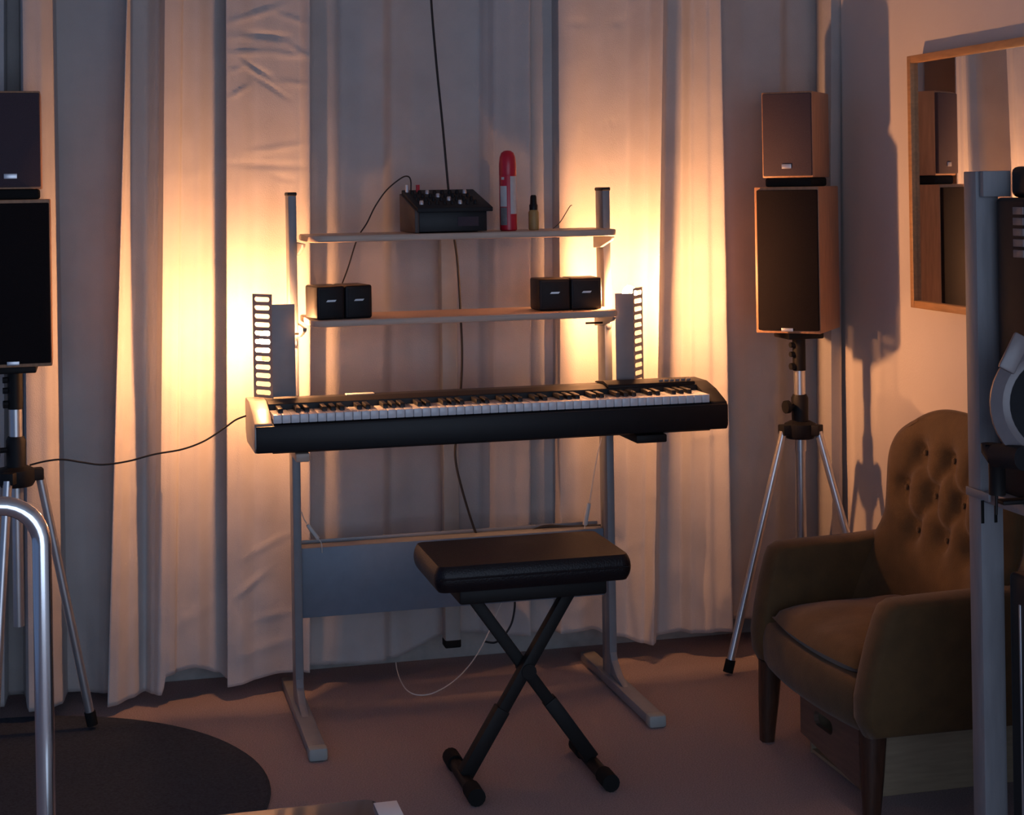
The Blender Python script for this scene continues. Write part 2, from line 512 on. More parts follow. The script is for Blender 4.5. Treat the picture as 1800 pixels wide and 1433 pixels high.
MB(B).prism(rounded_rect(.532, 1.372, 4.305, 4.55, .04), 1.265, 1.283, 'z', .004).build('shelf', 'shelf', st)
MB(B).prism(rounded_rect(.532, 1.372, 4.305, 4.55, .04), 1.045, 1.063, 'z', .004).build('shelf', 'shelf', st)
pn = MB(B).box(.517, 1.370, 4.492, 4.496, .248, .436, .0015).build('modesty_panel', 'panel', st)
t_ = MB(B)
t_.box(.517, 1.370, 4.496, 4.552, .432, .436, .001)
t_.box(.517, 1.370, 4.549, 4.552, .436, .446, .001)
t_.build('cable_tray', 'steel', pn)
pa, pb_ = at_y(786, 420, 4.69), at_y(794, 1130, 4.69)
rs = MB(B).bar((pb_.x, 4.69, pb_.z), (pa.x, 4.69, 1.39), .045, .045, .004, up=(0, 1, 0)).build('rear_post', 'post', st)
MB(B).box(pb_.x - .0235, pb_.x + .0235, 4.6665, 4.7135, pb_.z - .010, pb_.z + .014, .004).build('post_foot', 'rubber', rs)
MB(B).box(pb_.x - .02, pb_.x + .02, 4.497, 4.675, .36, .385, .002).build('post_strut', 'steel', rs)

# ------------------------------------------------------------------ slotted lamps


def stadium(w, h, n=7):
    r = h / 2
    pts = []
    for k in range(n):
        a = math.radians(-90 + 180 * k / (n - 1))
        pts.append((w / 2 - r + r * math.cos(a), r * math.sin(a)))
    for k in range(n):
        a = math.radians(90 + 180 * k / (n - 1))
        pts.append((-w / 2 + r + r * math.cos(a), r * math.sin(a)))
    return pts


def slot_lamp(sgn, px0, label, bulb, nslot=12):
    """plain plate beside the post, then a slotted strip bent back; the bulb stands behind"""
    yp = 4.375
    x0 = px0                      # inner edge of the plain plate
    xw = .060 if sgn < 0 else .052                    # plate width
    z0, z1 = .862, 1.104
    base = (x0, yp, z0)
    t = thing('slotted_lamp', label, 'lamp', base, 0, 'slotted steel lamps beside the posts')
    xe = x0 + sgn * xw
    MB(base).box(min(x0, xe), max(x0, xe), yp, yp + .002, z0, z1, .0008).build('front_plate', 'lampsteel', t)
    # slotted strip
    beta = math.radians(50)
    sw, pitch = .070, .0222
    n = nslot
    zs1 = z1 + (.030 if sgn < 0 else .016)
    mb = MB(base)
    dx, dy = sgn * math.cos(beta), math.sin(beta)
    hw_, r_, ww = .0125 / 2, .0125 / 2, sw - .016

    def edge_up(sign):
        out = [(-sw / 2, sign * pitch / 2), (-ww / 2, sign * pitch / 2)]
        n_ = 5
        for q in range(1, n_ + 1):
            a = PI / 2 * q / n_
            out.append((-ww / 2 + r_ - r_ * math.cos(a), sign * (pitch / 2 - r_ * math.sin(a))))
        return out + [(-u, v) for u, v in out[::-1]]
    poly = edge_up(1) + edge_up(-1)[::-1]
    half = edge_up(-1) + [(sw / 2, .003), (-sw / 2, .003)]
    halfb = edge_up(1) + [(sw / 2, -.003), (-sw / 2, -.003)]
    for k in range(n + 1):
        zc = zs1 - .006 - pitch * k
        pl = poly if 0 < k < n else (half if k == 0 else halfb)
        b = bmesh.new()
        A_, B_ = [], []
        for u, v in pl:
            for L_, w_ in ((A_, 0), (B_, .0018)):
                L_.append(b.verts.new((xe + dx * (sw / 2 + u) - dy * sgn * w_, yp + dy * (sw / 2 + u) + abs(dx) * w_, zc + v)))
        b.faces.new(A_)
        b.faces.new(B_[::-1])
        for i in range(len(A_)):
            b.faces.new((A_[i], B_[i], B_[(i + 1) % len(A_)], A_[(i + 1) % len(A_)]))
        bmesh.ops.recalc_face_normals(b, faces=b.faces)
        bmesh.ops.triangulate(b, faces=b.faces)
        mb._join(b)
    mb.build('slotted_strip', 'lampsteel', t, smooth=0)
    # foot plate and socket behind
    xb, yb, zb = bulb
    MB(base).lathe([(.012, zb - .065), (.014, zb - .060), (.014, zb - .032), (.011, zb - .023), (.008, zb - .023)], 18, (xb, yb, 0)).build('socket', 'whiteplastic', t)
    MB(base).bar((xb, yb, zb - .06), (x0 + sgn * .01, yp + .006, zb - .06), .012, .004, .001).build('socket_arm', 'lampsteel', t)
    pr = [(0, zb - .024)]
    for k in range(1, 12):
        a = PI * k / 12
        pr.append((.020 * math.sin(a) * (1 if k > 5 else .75 + .05 * k), zb - .024 + .045 * (1 - math.cos(a)) / 2))
    pr.append((0, zb + .021))
    MB(base).lathe(pr, 16, (xb, yb, 0)).build('bulb', 'bulb', t)
    return t


slot_lamp(-1, .498, 'slotted steel lamp with bright bulb beside the left post, above the keyboard gold end', (.430, 4.430, 1.012))
slot_lamp(1, 1.378, 'slotted steel lamp glowing at its top beside the right post', (1.440, 4.438, 1.100))

# ------------------------------------------------------------------ digital piano
KX0, KX1, KF, KB = .372, 1.632, 4.195, 4.450
KBs = ((KX0 + KX1) / 2, 4.32, .738)
kb = thing('digital_piano', 'long black digital piano with white keys lying across the stand', 'keyboard', KBs)
prof = [(KF + .012, .740), (KF, .752), (KF, .808), (KF + .006, .814), (KF + .030, .816), (KF + .030, .826), (KF + .106, .830), (KF + .108, .853), (KF + .150, .860), (KB - .012, .854), (KB, .846), (KB, .756), (KB - .012, .740)]
fr = MB(KBs).box(KX0 + .003, KX1 - .003, KF - .008, KF + .02, .745, .812, .004).build('front_rail', 'black', kb)
MB(KBs).prism(prof, KX0 + .046, KX1 - .046, 'x', .0012, 1).build('case', 'black', kb)
capp = [(KF + .004, .744), (KF - .006, .756), (KF - .006, .808), (KF + .004, .818), (KF + .080, .844), (KF + .150, .858), (KB - .010, .858), (KB + .004, .848), (KB + .004, .770), (KB - .02, .748), (KB - .04, .742)]
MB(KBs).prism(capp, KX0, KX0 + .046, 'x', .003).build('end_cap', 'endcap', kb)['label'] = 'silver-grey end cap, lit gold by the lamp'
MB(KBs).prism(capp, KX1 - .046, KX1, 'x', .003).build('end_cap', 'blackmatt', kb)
mbk = MB(KBs)
mbk.box(KX0 + .26, KX0 + .335, KF + .185, KF + .215, .8565, .8595, .0005)
mbk.build('sticker', 'white', kb)
mbk = MB(KBs)
mbk.prism([(KF + .109, .8535), (KF + .151, .8605), (KB - .016, .856), (KB - .03, .861), (KF + .156, .869), (KF + .113, .862)], KX1 - .30, KX1 - .05, 'x', .0015)
mbk.build('control_panel', 'black', kb)
mbk = MB(KBs)
for k in range(6):
    mbk.box(KX1 - .15 + k * .016, KX1 - .139 + k * .016, KF + .122, KF + .128, .862, .869, .0005)
mbk.build('button_row', 'grey', kb)
for q in range(2):
    mbk = MB(KBs)
    mbk.tube([(KX0 + .30 + q * .6, KF + .1, .741), (KX0 + .30 + q * .6, KF + .1, .7365)], .012, 10)
    mbk.build('rubber_foot', 'rubber', kb)
kx0, kx1 = KX0 + .048, KX1 - .048
pw = (kx1 - kx0) / 52
wm = None
yk0, yk1 = KF + .004, KF + .106
for i in range(52):
    if wm is None:
        mb = MB()
        mb.box(.0005, pw - .0007, 0, yk1 - yk0, 0, .0215, .0015, 2)
        o = mb.build('white_key', 'ivory', kb)
        wm = o.data
    else:
        o = bpy.data.objects.new('white_key', wm)
        COL.objects.link(o)
        o.parent = kb
    o.location = (kx0 + i * pw - KBs[0], yk0 - KBs[1], .8165 - KBs[2])
bmh = None
for i in range(51):
    note = i % 7                       # 0 = A
    if note in (1, 4):                 # B-C and E-F have none between
        continue
    if bmh is None:
        mb = MB()
        mb.prism([(0, 0), (.004, .010), (.010, .0115), (.068, .0115), (.068, 0)], -.0062, .0062, 'x', .0012)
        o = mb.build('black_key', 'ebony', kb)
        bmh = o.data
    else:
        o = bpy.data.objects.new('black_key', bmh)
        COL.objects.link(o)
        o.parent = kb
    o.location = (kx0 + (i + 1) * pw - KBs[0], yk1 - .069 - KBs[1], .8382 - KBs[2])

# ------------------------------------------------------------------ loudspeakers


def speaker(w, d, h, badge, grille, name, label, loc, rz, group, inset, wood=True):
    t = thing(name, label, 'loudspeaker', loc, rz, group)
    MB().box(-w / 2, w / 2, -d / 2 + .006, d / 2, 0, h, .003).build('cabinet', 'veneer', t)
    g = MB().box(-w / 2 + inset, w / 2 - inset * .3, -d / 2 - .004, -d / 2 + .010, inset, h - inset, .003).build('grille', grille, t)
    f = MB()
    f.box(-badge / 2, badge / 2, -d / 2 - .0065, -d / 2 - .0035, .026 if h < .3 else .006, .039 if h < .3 else .016, .001)
    f.build('badge', 'silver', g)
    MB().box(-w * .32, w * .32, d / 2, d / 2 + .004, h * .2, h * .5, .001).build('terminal_plate', 'blackmatt', t)
    return t


SPL, SPR = (-.211, 4.435), (1.975, 4.50)
RL, RR = math.radians(1.0), math.radians(-38.5)
speaker(.188, .24, .418, .03, 'grille', 'loudspeaker', 'large black-grilled loudspeaker cut by the left photo edge, above the chrome rail', (*SPL, .972), RL, 'large loudspeakers on tripods', .009)
speaker(.188, .24, .418, .034, 'grille', 'loudspeaker', 'large cherry loudspeaker with dark grille on the tripod behind the armchair', (*SPR, .972), RR, 'large loudspeakers on tripods', .009)
speaker(.148, .20, .246, .032, 'grille2', 'small_loudspeaker', 'small bookshelf loudspeaker topmost at the left photo edge, with blue-lit badge', (*SPL, 1.416), RL, 'small loudspeakers on top', .005)
speaker(.148, .20, .246, .028, 'grille2', 'small_loudspeaker', 'small cherry loudspeaker stacked on top of the larger one near the mirror', (*SPR, 1.416), RR, 'small loudspeakers on top', .005)
for (p, r, side) in ((SPL, RL, 'at the left photo edge'), (SPR, RR, 'near the mirror')):
    t = thing('isolation_pad', 'black foam pad between the small and large loudspeaker ' + side, 'speaker pad', (*p, 1.39), r, 'pads between loudspeakers')
    MB().box(-.068, .068, -.09, .09, 0, .026, .006).build('foam_block', 'rubber', t)


def tripod(loc, legs_deg, R, label, zf=0.0):
    t = thing('speaker_stand', label, 'speaker stand', (*loc, 0), 0, 'tripod speaker stands')
    MB().tube([(0, 0, .955), (0, 0, .855)], .019, 16).build('upper_tube', 'blackmetal', t)
    MB().tube([(0, 0, .865), (0, 0, .62)], .0165, 16).build('pole', 'alu', t)
    MB().tube([(0, 0, .62), (0, 0, .30)], .014, 14).build('lower_pole', 'alu', t)
    MB().box(-.055, .055, -.055, .055, .950, .970, .004).build('top_plate', 'blackmetal', t)
    for k, z in enumerate((.93, .903, .868)):
        q = MB()
        q.tube([(-.018, -.004, z), (-.030, -.006, z)], .008 if k < 2 else .010, 10)
        q.build('pin_knob', 'blackmatt', t)
    c = MB().lathe([(.017, .700), (.024, .704), (.025, .775), (.020, .785), (.017, .785)], 18).build('collar', 'blackmatt', t)
    kn = MB()
    kn.tube([(-.02, -.005, .752), (-.042, -.012, .752)], .007, 10)
    kn.tube([(-.040, -.012, .752), (-.052, -.014, .752)], .019, 12)
    kn.build('clamp_knob', 'blackmatt', c)
    hb = MB()
    hb.lathe([(.016, .655), (.040, .658), (.046, .668), (.046, .700), (.030, .708), (.016, .708)], 18)
    for a in legs_deg:
        a = math.radians(a)
        hb.bar((0, 0, .685), (.066 * math.cos(a), .066 * math.sin(a), .685), .034, .03, .003)
    hb.build('hub', 'blackmatt', t)
    for a in legs_deg:
        a = math.radians(a)
        ca, sa = math.cos(a), math.sin(a)
        p0 = Vector((.058 * ca, .058 * sa, .680))
        p1 = Vector((R * ca, R * sa, .014 + zf))
        l = MB().tube([p0, p1], .0115, 12).build('leg', 'alu', t)
        d = (p1 - p0).normalized()
        MB().tube([p1 - d * .03, p1 + d * .006], .0145, 12).build('rubber_foot', 'rubber', l)
    return t


tripod(SPL, (11, 131, -109), .18, 'aluminium tripod stand under the large loudspeaker at the left photo edge', .012)
tripod(SPR, (-171, -51, 69), .253, 'aluminium tripod stand under the cherry loudspeaker, behind the armchair')

# ------------------------------------------------------------------ piano bench
BB = (.967, 3.82, 0)
pb = thing('piano_bench', 'black padded bench on crossed black metal legs before the keyboard', 'bench', BB)


def cushion(mb, x0, x1, y0, y1, z0, z1, r, puff, n=22):
    rows = []
    for j in range(9):
        v = j / 8
        # side profile, rounded top and bottom
        a = -PI / 2 + PI * v
        ins = r * (1 - math.cos(a))
        z = z0 + r + (z1 - z0 - 2 * r) * v + r * math.sin(a) if r * 2 < (z1 - z0) else (z0 + z1) / 2 + (z1 - z0) / 2 * math.sin(a)
        row = []
        for cx, cy, a0 in ((x1, y0, -90), (x1, y1, 0), (x0, y1, 90), (x0, y0, 180)):
            rr = .028
            ox = cx - math.copysign(rr, cx - (x0 + x1) / 2)
            oy = cy - math.copysign(rr, cy - (y0 + y1) / 2)
            for k in range(6):
                q = math.radians(a0 + 90 * k / 5)
                row.append((ox + (rr - ins) * math.cos(q), oy + (rr - ins) * math.sin(q), z))
        rows.append(row)
    mb.grid(rows, closed=True)


mb = MB(BB)
cushion(mb, .725, 1.192, 3.672, 3.972, .487, .546, .010, 0)
mb.build('seat_cushion', 'leather', pb, smooth=50)
MB(BB).tube([(.735, 3.669, .520), (1.18, 3.669, .520)], .0022, 6).build('piping', 'leather', pb)
MB(BB).box(.785, 1.135, 3.70, 3.945, .452, .487, .006).build('seat_plate', 'blackmetal', pb)
for (xa, xb, dy) in ((.812, 1.085, -.016), (1.130, .825, .016)):
    l = MB(BB).bar((xa, 3.82 + dy, .028), (xb, 3.82 + dy, .462), .030, .028, .003).build('leg', 'blackmetal', pb)
    MB(BB).bar((xa, 3.82 + dy, .03), (xa + (xb - xa) * .34, 3.82 + dy, .03 + .434 * .34), .036, .034, .003).build('leg_sleeve', 'blackmetal', l)
    fx = MB(BB).tube([(xa, 3.70, .020), (xa, 3.94, .020)], .016, 14).build('foot_bar', 'blackmetal', pb)
    for y0_, y1_ in ((3.675, 3.735), (3.905, 3.965)):
        MB(BB).tube([(xa, y0_, .0215), (xa, (y0_ + y1_) / 2, .0215), (xa, y1_, .0215)], .0205, 14).build('rubber_foot', 'rubber', fx)
pv = MB(BB)
pv.tube([(.967, 3.785, .262), (.967, 3.855, .262)], .018, 14)
pv.build('pivot_bolt', 'blackmetal', pb)

# ------------------------------------------------------------------ things on the shelves
ZS1, ZS2 = 1.283, 1.063
MX = (.918, 4.43, ZS1)
mx = thing('mixer', 'black audio mixer with sloping knob panel on the top shelf', 'audio mixer', MX)
MB(MX).prism([(4.325, 1.286), (4.325, 1.340), (4.545, 1.386), (4.545, 1.286)], .824, 1.008, 'x', .002).build('case', 'black', mx)
top = MB(MX).prism([(4.312, 1.338), (4.312, 1.350), (4.548, 1.398), (4.548, 1.384)], .818, 1.022, 'x', .002).build('control_panel', 'blackmatt', mx)
MB(MX).prism([(4.322, 1.284), (4.322, 1.344), (4.547, 1.388), (4.547, 1.284)], .812, .824, 'x', .002).build('side_panel', 'mixerside', mx)
MB(MX).box(.928, .985, 4.3235, 4.3255, 1.300, 1.325, .0005).build('print_plate', 'grille2', mx)
for r_ in range(4):
    for c_ in range(8):
        yy = 4.36 + r_ * .045
        zz = 1.350 + (yy - 4.312) * (.048 / .236)
        q = MB(MX)
        q.lathe([(.006, 0), (.0055, .008), (.004, .011), (0, .011)], 10, (.838 + c_ * .021, yy, zz - .001))
        q.build('knob', 'silver' if (c_ + r_) % 5 == 0 else 'black', top)
for k in range(2):
    q = MB(MX)
    q.tube([(.829 + k * .03, 4.52, 1.388), (.829 + k * .03, 4.52, 1.412)], .0055, 10)
    q.build('jack_plug', 'silver' if k == 0 else 'red', mx)

SP = (1.083, 4.39, ZS1)
sp = thing('spray_can', 'tall red and white spray can standing on the top shelf', 'spray can', SP)
MB(SP).lathe([(.020, ZS1), (.0235, ZS1 + .003), (.0235, ZS1 + .006), (.0235, ZS1 + .150), (.0225, ZS1 + .154)], 28, (SP[0], SP[1], 0)).build('can_body', 'red', sp)
MB(SP).lathe([(.0232, ZS1 + .150), (.0238, ZS1 + .152), (.0236, ZS1 + .180), (.0215, ZS1 + .200), (.017, ZS1 + .212), (.009, ZS1 + .2175), (0, ZS1 + .2185)], 28, (SP[0], SP[1], 0)).build('can_cap', 'red', sp)


def wrap(r, a0, a1, z0, z1, n=10):
    mb = MB(SP)
    rows = []
    for z in (z0, z1):
        rows.append([(SP[0] + r * math.cos(math.radians(a0 + (a1 - a0) * k / n)), SP[1] + r * math.sin(math.radians(a0 + (a1 - a0) * k / n)), z) for k in range(n + 1)])
    mb.grid(rows)
    return mb


wrap(.0239, -88, -30, ZS1 + .046, ZS1 + .148).build('paper_label', 'white', sp)
wrap(.0239, -165, -112, ZS1 + .066, ZS1 + .122).build('paper_label', 'white', sp)
wrap(.0239, -165, -112, ZS1 + .016, ZS1 + .064).build('paper_label', 'grey', sp)
wrap(.02395, -150, -128, ZS1 + .139, ZS1 + .146).build('print_mark', 'white', sp)

SB = (1.162, 4.42, ZS1)
sb = thing('dropper_bottle', 'small dark-capped bottle with amber label beside the spray can', 'bottle', SB)
MB(SB).lathe([(.013, 0), (.0145, .002), (.0145, .048), (.012, .054), (.007, .058)], 20, (SB[0], SB[1], ZS1)).build('glass_body', 'amber', sb)
MB(SB).lathe([(.0115, .055), (.0118, .068), (.0105, .070), (.0095, .073), (.0085, .092), (.006, .096), (0, .096)], 20, (SB[0], SB[1], ZS1)).build('cap', 'black', sb)


def twin(x0, x1, yf, d, label, rz):
    c = ((x0 + x1) / 2, yf + d / 2, ZS2)
    t = thing('twin_cube_speaker', label, 'satellite speaker', c, rz, 'twin cube satellite speakers')
    h = .088
    xm = (x0 + x1) / 2
    for a, b, ro in ((x0, xm - .0008, -1), (xm + .0008, x1, 1)):
        cb = MB(c).box(a, b, yf, yf + d, ZS2 + .001, ZS2 + h, .006, 3).build('cube', 'black', t)
        MB(c).box(a + .006, b - .006, yf - .002, yf + .003, ZS2 + .008, ZS2 + h - .007, .002).build('grille', 'blackmatt', cb)
        m_ = MB(c)
        xc = (a + b) / 2
        m_.prism([(xc - .014, ZS2 + .047), (xc + .010, ZS2 + .047), (xc + .014, ZS2 + .052), (xc - .010, ZS2 + .052)], yf - .0035, yf - .0015, 'y')
        m_.build('badge', 'silver', cb)
    return t


twin(.540, .690, 4.325, .115, 'black twin-cube satellite speaker at the left end of the lower shelf', math.radians(9))
twin(1.158, 1.336, 4.36, .10, 'black twin-cube satellite speaker at the right end of the lower shelf', 0)

# ------------------------------------------------------------------ cables


def cable(pts, r, name, label, m, smooth=8, seg=8, world=False):
    P = [at_y(*p) if not world else Vector(p) for p in pts]
    o = MB().tube(P, r, seg, smooth=smooth).build(name, m)
    return tag(o, label, 'cable')


cable([(436, 730, 4.43), (415, 738, 4.44), (395, 752, 4.44), (360, 775, 4.44), (320, 790, 4.44), (270, 799, 4.44), (225, 811, 4.44), (180, 817, 4.44), (145, 813, 4.44), (110, 808, 4.44), (80, 811, 4.44), (52, 818, 4.44)], .0024, 'power_cable', 'black cable sagging between the left tripod and the keyboard', 'cord')
cable([(755, -160, 4.60), (757, -20, 4.60), (766, 100, 4.60), (778, 220, 4.59), (787, 320, 4.585), (794, 390, 4.58), (804, 460, 4.58), (810, 560, 4.58), (812, 640, 4.58), (806, 740, 4.58), (800, 800, 4.56), (812, 860, 4.55), (836, 936, 4.545), (846, 945, 4.54)], .0034, 'hanging_cable', 'black cable hanging from above, down behind the mixer to the steel panel', 'cord')
cable([(722, 345, 4.50), (722, 318, 4.50), (716, 310, 4.51), (704, 314, 4.53), (680, 334, 4.555), (660, 362, 4.558), (645, 392, 4.560), (628, 420, 4.560), (612, 470, 4.555), (600, 503, 4.52), (596, 520, 4.47)], .0020, 'audio_cable', 'thin black cable arching from the mixer down to the left satellite speaker', 'cord')
cable([(972, 402, 4.52), (985, 390, 4.55), (1001, 364, 4.57), (1005, 361, 4.60)], .0013, 'thin_wire', 'short thin wire sticking up behind the top shelf near the small bottle', 'cord')
cw = thing('switch_cord', 'pale cord with grey inline switch hanging by the right post', 'cord', tuple(at_y(1033, 925, 4.5)))
cb_ = tuple(cw.location)
MB(cb_).tube([at_y(*p) for p in ((1058, 770, 4.50), (1050, 800, 4.50), (1042, 845, 4.50), (1036, 885, 4.50))], .0016, 8, smooth=6).build('wire', 'whiteplastic', cw)
MB(cb_).bar(at_y(1035, 884, 4.50), at_y(1028, 924, 4.50), .013, .012, .004, up=(0, 1, 0)).build('switch', 'whiteplastic', cw)
MB(cb_).tube([at_y(1028, 924, 4.50), at_y(1026, 945, 4.51)], .0016, 8).build('wire', 'whiteplastic', cw)
cw = thing('switch_cord', 'pale cord with inline switch resting on the panel by the left post', 'cord', tuple(at_y(550, 940, 4.47)))
cb_ = tuple(cw.location)
MB(cb_).bar(at_y(540, 922, 4.486), at_y(560, 948, 4.486), .011, .012, .004, up=(0, 1, 0)).build('switch', 'whiteplastic', cw)
MB(cb_).tube([at_y(*p) for p in ((560, 948, 4.486), (565, 956, 4.485), (566, 972, 4.485))], .0015, 8, smooth=4).build('wire', 'whiteplastic', cw)
MB(cb_).tube([at_y(*p) for p in ((540, 922, 4.486), (534, 912, 4.487), (530, 900, 4.49))], .0015, 8, smooth=4).build('wire', 'whiteplastic', cw)
cable([(890, 1040, 4.55), (880, 1062, 4.54), (862, 1105, 4.50), (842, 1145, 4.46), (818, 1178, 4.41), (790, 1203, 4.36), (760, 1219, 4.33), (735, 1222, 4.33), (716, 1214, 4.36), (704, 1196, 4.45), (698, 1178, 4.53), (696, 1165, 4.57)], .0017, 'white_cord', 'thin white cord looping down to the carpet behind the bench', 'whiteplastic')
cable([(902, 1035, 4.55), (905, 1062, 4.55), (901, 1090, 4.55), (893, 1108, 4.55), (880, 1124, 4.55), (868, 1130, 4.56), (852, 1128, 4.57)], .0030, 'dark_cable', 'thick dark cable looping below the steel panel, seen through the bench legs', 'cord')
cable([(1060, 925, 4.53), (1000, 928, 4.54), (960, 926, 4.55), (930, 936, 4.54), (890, 940, 4.53), (850, 945, 4.54)], .006, 'tray_cable', 'black cables lying in the tray on top of the blue-grey panel', 'cord')

# ------------------------------------------------------------------ wall mirror
MY0, MY1, MZ0, MZ1 = 3.45, 4.155, 1.055, 1.742
MC = (XW, (MY0 + MY1) / 2, MZ0)
mi = thing('wall_mirror', 'oak-framed mirror hanging on the right wall', 'mirror', MC)
fwid = .020
x0_, x1_ = XW - .046, XW - .001
MB(MC).box(x0_, x1_, MY1 - fwid, MY1, MZ0, MZ1, .002).build('frame_side', 'mirrorframe', mi)
MB(MC).box(x0_, x1_, MY0, MY0 + fwid, MZ0, MZ1, .002).build('frame_side', 'mirrorframe', mi)
MB(MC).box(x0_, x1_, MY0 + fwid, MY1 - fwid, MZ1 - fwid, MZ1, .002).build('frame_rail', 'mirrorframe', mi)
MB(MC).box(x0_, x1_, MY0 + fwid, MY1 - fwid, MZ0, MZ0 + fwid, .002).build('frame_rail', 'mirrorframe', mi)
MB(MC).box(x0_ + .012, x1_, MY0 + fwid, MY1 - fwid, MZ0 + fwid, MZ1 - fwid, 0).build('glass', 'mirror', mi, smooth=0)

# ------------------------------------------------------------------ armchair (faces -x)
AC = (1.86, 3.63, 0)
ac = thing('armchair', 'low olive velvet armchair with button-tufted back, turned toward the bench', 'armchair', AC)
# seat base with bowed front rail
rows = []
for j in range(9):
    a = -PI / 2 + PI * j / 8
    z = .246 + .056 * math.sin(a)
    ins = .018 * (1 - math.cos(a))
    row = []
    n = 20
    for k in range(n + 1):
        y = 3.335 + .585 * k / n
        bow = .028 * (1 - ((y - 3.6275) / .2925) ** 2)
        row.append((1.602 - bow + ins, y, z))
    row += [(2.12 - ins, 3.92, z), (2.12 - ins, 3.335, z)]
    rows.append(row)
mb = MB(AC)
mb.grid(rows, closed=True)
mb.build('seat_base', 'velvet', ac, smooth=60)
# loose seat cushion
rows = []
ny, nx = 26, 26


def cush(u, v, topside):
    x = 1.612 + .43 * u
    y = 3.395 + .470 * v
    e = (1 - (2 * u - 1) ** 6) * (1 - (2 * v - 1) ** 6)
    e = max(0, e) ** .45
    x -= .022 * (1 - (2 * v - 1) ** 2) * (1 - u)
    z = .322 + (.042 * e + .020 * e * math.sin(PI * u) * math.sin(PI * v) + (vnoise(u * 6, v * 6, 5) - .5) * .010 * e if topside else -.030 * e)
    return (x, y, z)


mb = MB(AC)
mb.grid([[cush(i / nx, j / ny, True) for j in range(ny + 1)] for i in range(nx + 1)])
mb.grid([[cush(i / nx, j / ny, False) for j in range(ny, -1, -1)] for i in range(nx + 1)])
bmesh.ops.remove_doubles(mb.bm, verts=mb.bm.verts, dist=.0004)
mb.build('seat_cushion', 'velvet', ac, smooth=70)
# arms
for y0_, y1_ in ((3.285, 3.375), (3.885, 3.970)):
    out = -1 if y0_ < 3.5 else 1
    mb = MB(AC)
    rows = []
    side = [(1.605, .190), (1.588, .225), (1.586, .270), (1.596, .330), (1.612, .400), (1.628, .452), (1.640, .478), (1.662, .490), (1.72, .494), (1.86, .497), (2.04, .505), (2.12, .50), (2.15, .42), (2.15, .19)]
    cx = sum(p[0] for p in side) / len(side)
    cz = sum(p[1] for p in side) / len(side)
    yc, hw = (y0_ + y1_) / 2, (y1_ - y0_) / 2
    for j in range(11):
        a = -PI / 2 + PI * j / 10
        s_ = .022 * (1 - math.cos(a))
        yy = yc + hw * math.sin(a)
        row = []
        for x, z in side:
            dx_, dz_ = cx - x, cz - z
            L = math.hypot(dx_, dz_)
            row.append((x + dx_ / L * s_, yy + out * .012 * (z - .3) / .2, z + dz_ / L * s_))
        rows.append(row)
    mb.grid(rows, closed=True)
    mb.build('arm', 'velvet', ac, smooth=60)
# tufted back with wings that sweep into the arms
BTN = []
for r_, z in enumerate((.725, .630, .535)):
    for c_ in range(3 if r_ % 2 == 0 else 4):
        BTN.append(((c_ - (1 if r_ % 2 == 0 else 1.5)) * .135, z))


def back_pt(u, v, front):
    # u in -1..1 across, v 0..1 up
    top = .30 + .525 * v
    hw = .310 - .012 * math.sin(PI * v)
    if v > .68:
        k = (v - .68) / .32
        hw *= max(.05, (1 - k ** 3.5 * .38)) if k < 1 else .45
    y = 3.63 + u * hw
    z = top - .040 * abs(u) ** 3 * v ** 2
    x = 2.000 + .035 * v
    wing = .20 * abs(u) ** 4 * max(0, 1 - v * 1.9) ** 1.4 + .030 * abs(u) ** 2.5
    if front:
        x -= .050 * (1 - .35 * v) * (1 - abs(u) ** 8) * (1 - v ** 10) + .03
        x -= wing
        d = 0
        for by, bz in BTN:
            dd = ((y - 3.63 - by) ** 2 + (z - bz) ** 2)
            d += .020 * math.exp(-dd / .0016)
        for by, bz in BTN:
            for s_ in (-1, 1):
                # pleat toward the lower neighbour
                px_, pz_ = by + s_ * .0675, bz - .095
                if abs(px_) > .23 or pz_ < .48: continue
                L2 = .0675 ** 2 + .095 ** 2
                t = max(0, min(1, ((y - 3.63 - by) * s_ * .0675 + (z - bz) * -.095) / L2))
                dd = (y - 3.63 - by - s_ * .0675 * t) ** 2 + (z - bz + .095 * t) ** 2
                d += .010 * math.exp(-dd / .00035)
        x += min(d, .026)
    else:
        x += .030 * (1 - abs(u) ** 4) * (1 - v ** 6) - wing * .8
    return (x, y, z)


mb = MB(AC)
NU, NV = 64, 56
mb.grid([[back_pt(-1 + 2 * i / NU, j / NV, True) for i in range(NU + 1)] for j in range(NV + 1)])
mb.grid([[back_pt(1 - 2 * i / NU, j / NV, False) for i in range(NU + 1)] for j in range(NV + 1)])
F_, K_ = [], []
edge = [(-1, j / NV) for j in range(NV + 1)] + [(-1 + 2 * i / NU, 1) for i in range(1, NU + 1)] + [(1, j / NV) for j in range(NV - 1, -1, -1)]
